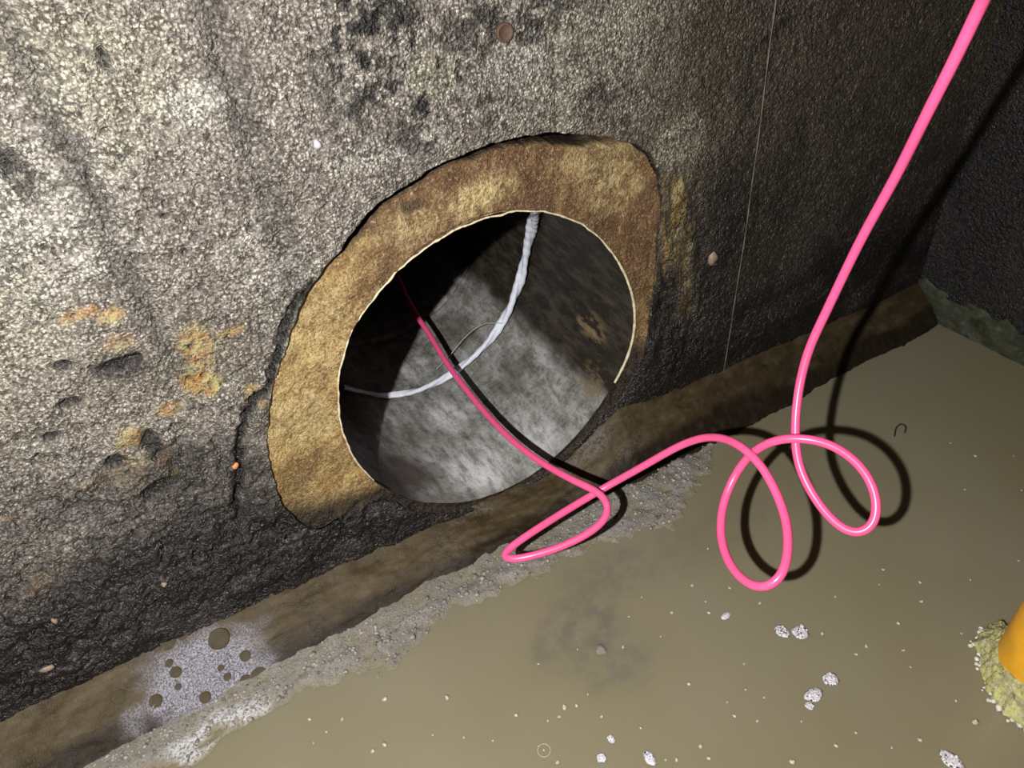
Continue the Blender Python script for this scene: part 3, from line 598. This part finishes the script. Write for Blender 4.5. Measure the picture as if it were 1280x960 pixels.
# ------------------------------------------------------------------ pink hose
HOSE = [(1262, -60, .90), (1246, -32, .93), (1229, 0, .97), (1198, 65, 1.01), (1160, 140, 1.06), (1120, 220, 1.13), (1076, 300, 1.19), (1035, 385, 1.235), (1010, 440, 1.255), (998, 490, 1.265), (994, 540, 1.265), (998, 580, 1.262), (1015, 617, 1.26), (1040, 650, 1.255), (1068, 669, 1.25), (1090, 661, 1.248), (1097, 635, 1.246),
        (1089, 602, 1.244), (1065, 572, 1.24), (1035, 554, 1.237), (1005, 548, 1.236), (975, 549, 1.243), (945, 562, 1.27), (921, 590, 1.298), (904, 630, 1.296), (901, 670, 1.275), (912, 705, 1.245), (935, 730, 1.215), (958, 736, 1.195), (977, 722, 1.19), (985, 690, 1.205),
        (983, 652, 1.228), (970, 615, 1.243), (950, 580, 1.255), (925, 557, 1.272), (900, 547, 1.31), (875, 548, 1.345), (850, 557, 1.365), (800, 585, 1.395), (750, 613, 1.42), (700, 643, 1.405), (655, 672, 1.39), (633, 688, 1.385), (625, 697, 1.38), (634, 700, 1.375), (655, 697, 1.37), (700, 684, 1.37),
        (738, 665, 1.375), (758, 648, 1.38), (763, 633, 1.385), (752, 618, 1.39), (720, 602, 1.415), (680, 580, 1.475), (640, 550, 1.56), (600, 508, 1.67), (560, 456, 1.80), (536, 417, 1.90), (520, 393, 1.97), (505, 365, 2.06), (494, 340, 2.16)]
HP = [EYE + ray(p[:2]) * p[2] for p in HOSE]; up = HP[0] - HP[3]; up = up / np.linalg.norm(up)
HP = [HP[0] + up * d + np.array([0, 0, .25]) * d * d for d in (1.3, 1.0, .75, .5, .3, .12)] + HP     # the hose runs on up out of the chamber
P = smooth_path(spline(HP, 0.006), 14)
tag(link('pink_hose', tube('pink_hose', P, 0.0071, 16), M['hose']), 'bright pink hose looping down over the water into the pipe', 'hose')

# ------------------------------------------------------------------ white rope and thin wire lying in the pipe
def in_pipe(p, off):
    d = ray(p); q = np.array([EYE[0] - PC[0], EYE[2] - PC[1]]); aa = d[0] ** 2 + d[2] ** 2; bb = q[0] * d[0] + q[1] * d[2]
    tt = (-bb + math.sqrt(bb * bb - aa * (q @ q - (PR - off) ** 2))) / aa; return EYE + d * tt
ROPE = [(671, 262, .018), (668, 272, .018), (663, 290, .02), (657, 322, .022), (648, 355, .022), (637, 385, .022), (622, 412, .022), (600, 438, .02), (570, 463, .018), (535, 483, .016), (505, 492, .014), (478, 494, .013), (455, 490, .013), (430, 484, .012)]
P = smooth_path(spline([in_pipe(p[:2], p[2]) for p in ROPE], 0.004), 6)
rad = np.interp(np.linspace(0, 1, len(P)), [0, .35, .6, 1], [.0145, .0135, .011, .007])
tag(link('white_rope', tube('white_rope', P, rad, 18, lambda i, a: 0.76 + 0.22 * np.cos(2 * a + i * 0.16 + .6 * np.sin(i * .07)) + .10 * np.cos(3 * a + i * .31) + .05 * np.sin(i * .9 + a)), M['rope']), 'white twisted plastic rope hanging in an arc inside the pipe', 'rope')
P = spline([in_pipe(p, o_) for p, o_ in [((627, 404), .03), ((610, 404), .05), ((595, 410), .05), ((578, 425), .04), ((560, 447), .02), ((545, 462), .006)]], 0.005)
tag(link('thin_wire', tube('thin_wire', P, 0.0012, 6), M['wire']), 'thin pale wire curving off the white rope', 'wire')

# ------------------------------------------------------------------ orange post with scum skirt
pc = np.array([0.980, -0.822]); post = tag(empty('orange_post', (pc[0], pc[1], 0)), 'orange-yellow round post in the water with crusty yellow scum skirt', 'post')
prof = [(.0555, -.08), (.0555, .0), (.0565, .03), (.057, .1), (.0565, .3), (.057, .46), (.053, .49), (.042, .505), (.02, .51), (.0005, .511)]
th = np.arange(64) / 64 * 2 * np.pi
V = np.array([[r_ * math.cos(t), r_ * math.sin(t), z_] for r_, z_ in prof for t in th]); link('post_body', mesh_np('post_body', V, grid_faces(len(prof), 64, wrap_v=True, flip=True)), M['orange'], post)
th = np.arange(240) / 240 * 2 * np.pi; nu = 26; u = np.linspace(0, 1, nu); U, T = np.meshgrid(u, th, indexing='ij'); u = U.ravel(); t = T.ravel()
cx, cy = np.cos(t), np.sin(t)
ro = .112 + .014 * fbm(cx * 3 + 5, cy * 3, 3, 401) + .006 * fbm(cx * 12, cy * 12, 2, 402) + .012 * np.clip(-cy, 0, 1)
r = .054 + (ro - .054) * u; ox = .022 * u; oy = -.022 * u
z = .034 * (1 - u) ** .8 + .012 * (1 - u ** 6) - .004 + (.010 * fbm(cx * r * 60, cy * r * 60, 4, 403) + .004 * fbm(cx * r * 160, cy * r * 160, 2, 404)) * (1 - u ** 8)
z = np.where(u > .97, -.006, z)
link('scum_skirt', mesh_np('scum_skirt', np.stack([r * cx + ox, r * cy + oy, z], 1), grid_faces(nu, 240, wrap_v=True)), M['scum'], post)
parts = []
for k in range(70):
    a_ = RNG.uniform(1.6, 4.9); r_ = np.interp(a_, np.linspace(0, 2 * np.pi, 240), ro[-240:]) + RNG.normal() * .003; s_ = RNG.uniform(.002, .006)
    V, Fc = lump((s_, s_, s_ * .7), 1, .5, k); parts.append((V + [r_ * math.cos(a_) + .022, r_ * math.sin(a_) - .022, .002], Fc))
V, Fc = join_lumps(parts); tag(link('foam_rim', mesh_np('foam_rim', V, Fc), M['scum_w'], post), 'whitish foam crust at the skirt edge', kind='stuff')

# ------------------------------------------------------------------ foam on the water
def bubble_patch(p, lobes, label, seed, ring=False):
    """a raft of bubbles: low lobed base and small domes on it"""
    r = np.random.default_rng(seed); c = on_level(p); t = empty('foam_patch', (c[0], c[1], 0)); tag(t, label, 'foam', 'foam rafts on the water')
    base = []; dom = []; lobes = [tuple(1.3 * q for q in l) for l in lobes]
    for (dx, dy, rx, ry) in lobes:
        V, Fc = lump((rx, ry, .0022), 2, .35, seed + len(base)); base.append((V + [dx, dy, .0004], Fc))
        for k in range(9):
            a_ = r.uniform(0, 6.28); q_ = math.sqrt(r.uniform(0, .75)); s_ = r.uniform(.15, .34) * min(rx, ry)
            V, Fc = ico(1); dom.append((V * [s_, s_, s_ * .75] + [dx + rx * q_ * math.cos(a_), dy + ry * q_ * math.sin(a_), .0018], Fc))
    V, Fc = join_lumps(base); link('foam_base', mesh_np('foam_base', V, Fc), M['foam'], t)
    V, Fc = join_lumps(dom); link('bubbles', mesh_np('bubbles', V, Fc), M['foam'], t)
bubble_patch((989, 790), [(-.010, .008, .009, .011), (.010, -.006, .013, .011)], 'two-lobed white foam raft below the hose loops', 501)
bubble_patch((1038, 848), [(0, 0, .012, .010)], 'rounded white foam raft right of a small foam pair', 502)
bubble_patch((1016, 869), [(0, 0, .013, .008)], 'oval foam raft touching a tiny ring of bubbles', 503)
bubble_patch((1011, 882), [(0, 0, .006, .006)], 'tiny round foam ring just below an oval raft', 504)
bubble_patch((1190, 951), [(0, 0, .010, .014)], 'long foam raft at the bottom edge near the orange post', 505)
bubble_patch((907, 770), [(0, 0, .009, .0045)], 'slim foam raft left below the lower hose loop', 506)
bubble_patch((812, 948), [(0, 0, .006, .010)], 'narrow foam raft at the bottom edge of the picture', 507)
bubble_patch((752, 947), [(0, 0, .006, .006)], 'small round foam raft at the bottom edge of the picture', 508)
bubble_patch((764, 924), [(0, 0, .005, .006)], 'small foam raft just above a round one at the bottom', 509)
c = on_level((680, 938)); t_ = empty('bubble_ring', (c[0], c[1], 0)); tag(t_, 'faint circle of tiny bubbles on the water near the bottom edge', 'foam')
P = np.array([[.0105 * math.cos(a_), .0105 * math.sin(a_), .0002] for a_ in np.linspace(0, 2 * np.pi, 40)]); link('ring', tube('ring', P, .0005, 6), M['fleck'], t_)
V, Fc = ico(1); V2, F2 = join_lumps([(V * .0022 + [0, 0, .001], Fc), (V * .0016 + [.009, .004, .001], Fc), (V * .0016 + [-.004, .010, .001], Fc)]); link('bubbles', mesh_np('bubbles', V2, F2), M['fleck'], t_)
FL = [(865, 732, 2), (912, 735, 2), (840, 766, 2), (886, 766, 2), (826, 796, 1), (786, 771, 1), (779, 809, 2), (861, 855, 2), (706, 884, 3), (699, 896, 2), (721, 882, 2), (752, 896, 2), (801, 910, 1), (697, 953, 2), (918, 895, 2), (909, 878, 1), (946, 902, 1), (876, 933, 2), (886, 948, 2), (846, 950, 2), (832, 950, 1), (722, 812, 1), (645, 894, 2), (685, 901, 1), (950, 754, 2), (882, 752, 1), (802, 747, 1), (932, 862, 1),
      (1028, 792, 2), (1070, 818, 2), (1083, 808, 2), (1129, 813, 2), (1123, 779, 2), (1152, 752, 2), (1150, 728, 2), (1202, 792, 1), (1138, 834, 1), (1219, 903, 3), (1045, 932, 2), (1002, 902, 1), (990, 952, 3), (1115, 935, 1), (1150, 925, 2), (1195, 876, 1), (947, 901, 1), (1044, 746, 1), (1099, 731, 1), (1070, 916, 1),
      (481, 874, 3), (559, 872, 3), (541, 919, 1), (481, 931, 3), (466, 939, 2), (387, 899, 2), (428, 899, 2), (408, 915, 1), (392, 929, 1), (673, 830, 1), (580, 922, 1), (616, 926, 1), (1219, 570, 2), (1267, 570, 1), (1206, 612, 1), (1277, 613, 1), (1104, 712, 2), (1213, 725, 1), (1188, 554, 1), (885, 686, 1), (1273, 701, 1), (735, 868, 1), (955, 872, 1), (930, 830, 1)]
kinds = []
for k in range(5):
    V, Fc = lump((.0030, .0024, .0014), 1, .5, 600 + k); V2, F2 = ico(1)
    W, G = join_lumps([(V, Fc), (V2 * [.0011, .0011, .0010] + [.0012, .0006, .001], F2), (V2 * [.0008, .0009, .0008] + [-.0014, -.0006, .001], F2)])
    kinds.append(mesh_np('foam_fleck', W, G))
for i, (px, py, s_) in enumerate(FL):
    o = link('foam_fleck', kinds[i % 5], M['fleck']); c = on_level((px, py)); o.location = (c[0], c[1], .0004); o.rotation_euler[2] = i * 1.7
    k = (0, .85, 1.3, 1.8)[s_]; o.scale = (k, k, k)
    lab, grp = ('tiny foam fleck on the dim water near the dark side wall', 'foam flecks near the side wall') if py < 640 else \
        ('tiny foam fleck on bright water below the silt bank at lower left', 'foam flecks below the silt bank') if px < 690 else \
        ('tiny foam fleck on water between the hose loops and the orange post', 'foam flecks near the orange post') if px > 1090 else \
        ('tiny foam fleck on water beside and just under the hose loops', 'foam flecks under the hose loops') if py < 830 else \
        ('tiny foam fleck on open water along the bottom of the picture', 'foam flecks along the bottom')
    tag(o, lab, 'foam', grp)
# small dark twig
P = spline([on_level(p, .002) for p in [(1118, 545), (1121, 534), (1127, 530), (1132, 533), (1131, 541)]], .002)
tag(link('dark_twig', tube('dark_twig', P, .0016, 6), M['twig']), 'tiny dark curled twig floating right of the hose shadow', 'twig')

# ------------------------------------------------------------------ round blisters on the benching's wet film, its glare painted pale
def on_ledge(p):
    d = ray(p); v = LEDGE_V - EYE; t = v @ d; e = np.linalg.norm(v - t[:, None] * d, axis=1); i = np.argmin(e + 0.02 * t); return LEDGE_V[i]
BL = [(275, 797, .0165), (209, 803, .011), (227, 797, .006), (219, 840, .009), (306, 821, .009), (283, 845, .006), (193, 875, .010), (308, 848, .008), (148, 872, .011), (325, 845, .013), (224, 858, .005), (255, 873, .009), (211, 829, .006), (276, 834, .005)]
for i, (px, py, r_) in enumerate(BL):
    c = on_ledge((px, py)); n_ = Vector((0, -0.6, 0.8)).normalized()
    prof = [(1.0, -.10), (1.0, .10), (.95, .13), (.88, .10), (.5, .10), (.02, .10)]
    th = np.arange(26) / 26 * 2 * np.pi
    V = np.array([[a_ * math.cos(t) * (1 + .05 * math.sin(2 * t + i)), a_ * math.sin(t), b_ * .6] for a_, b_ in prof for t in th]) * r_ * 1.15
    me = mesh_np('blister', V, grid_faces(len(prof), 26, wrap_v=True, flip=True))
    o = link('blister', me, M['blister'], ledge); o.location = c + np.array([0, -.6, .8]) * .0015; o.rotation_mode = 'QUATERNION'; o.rotation_quaternion = n_.to_track_quat('Z', 'Y')
o = None
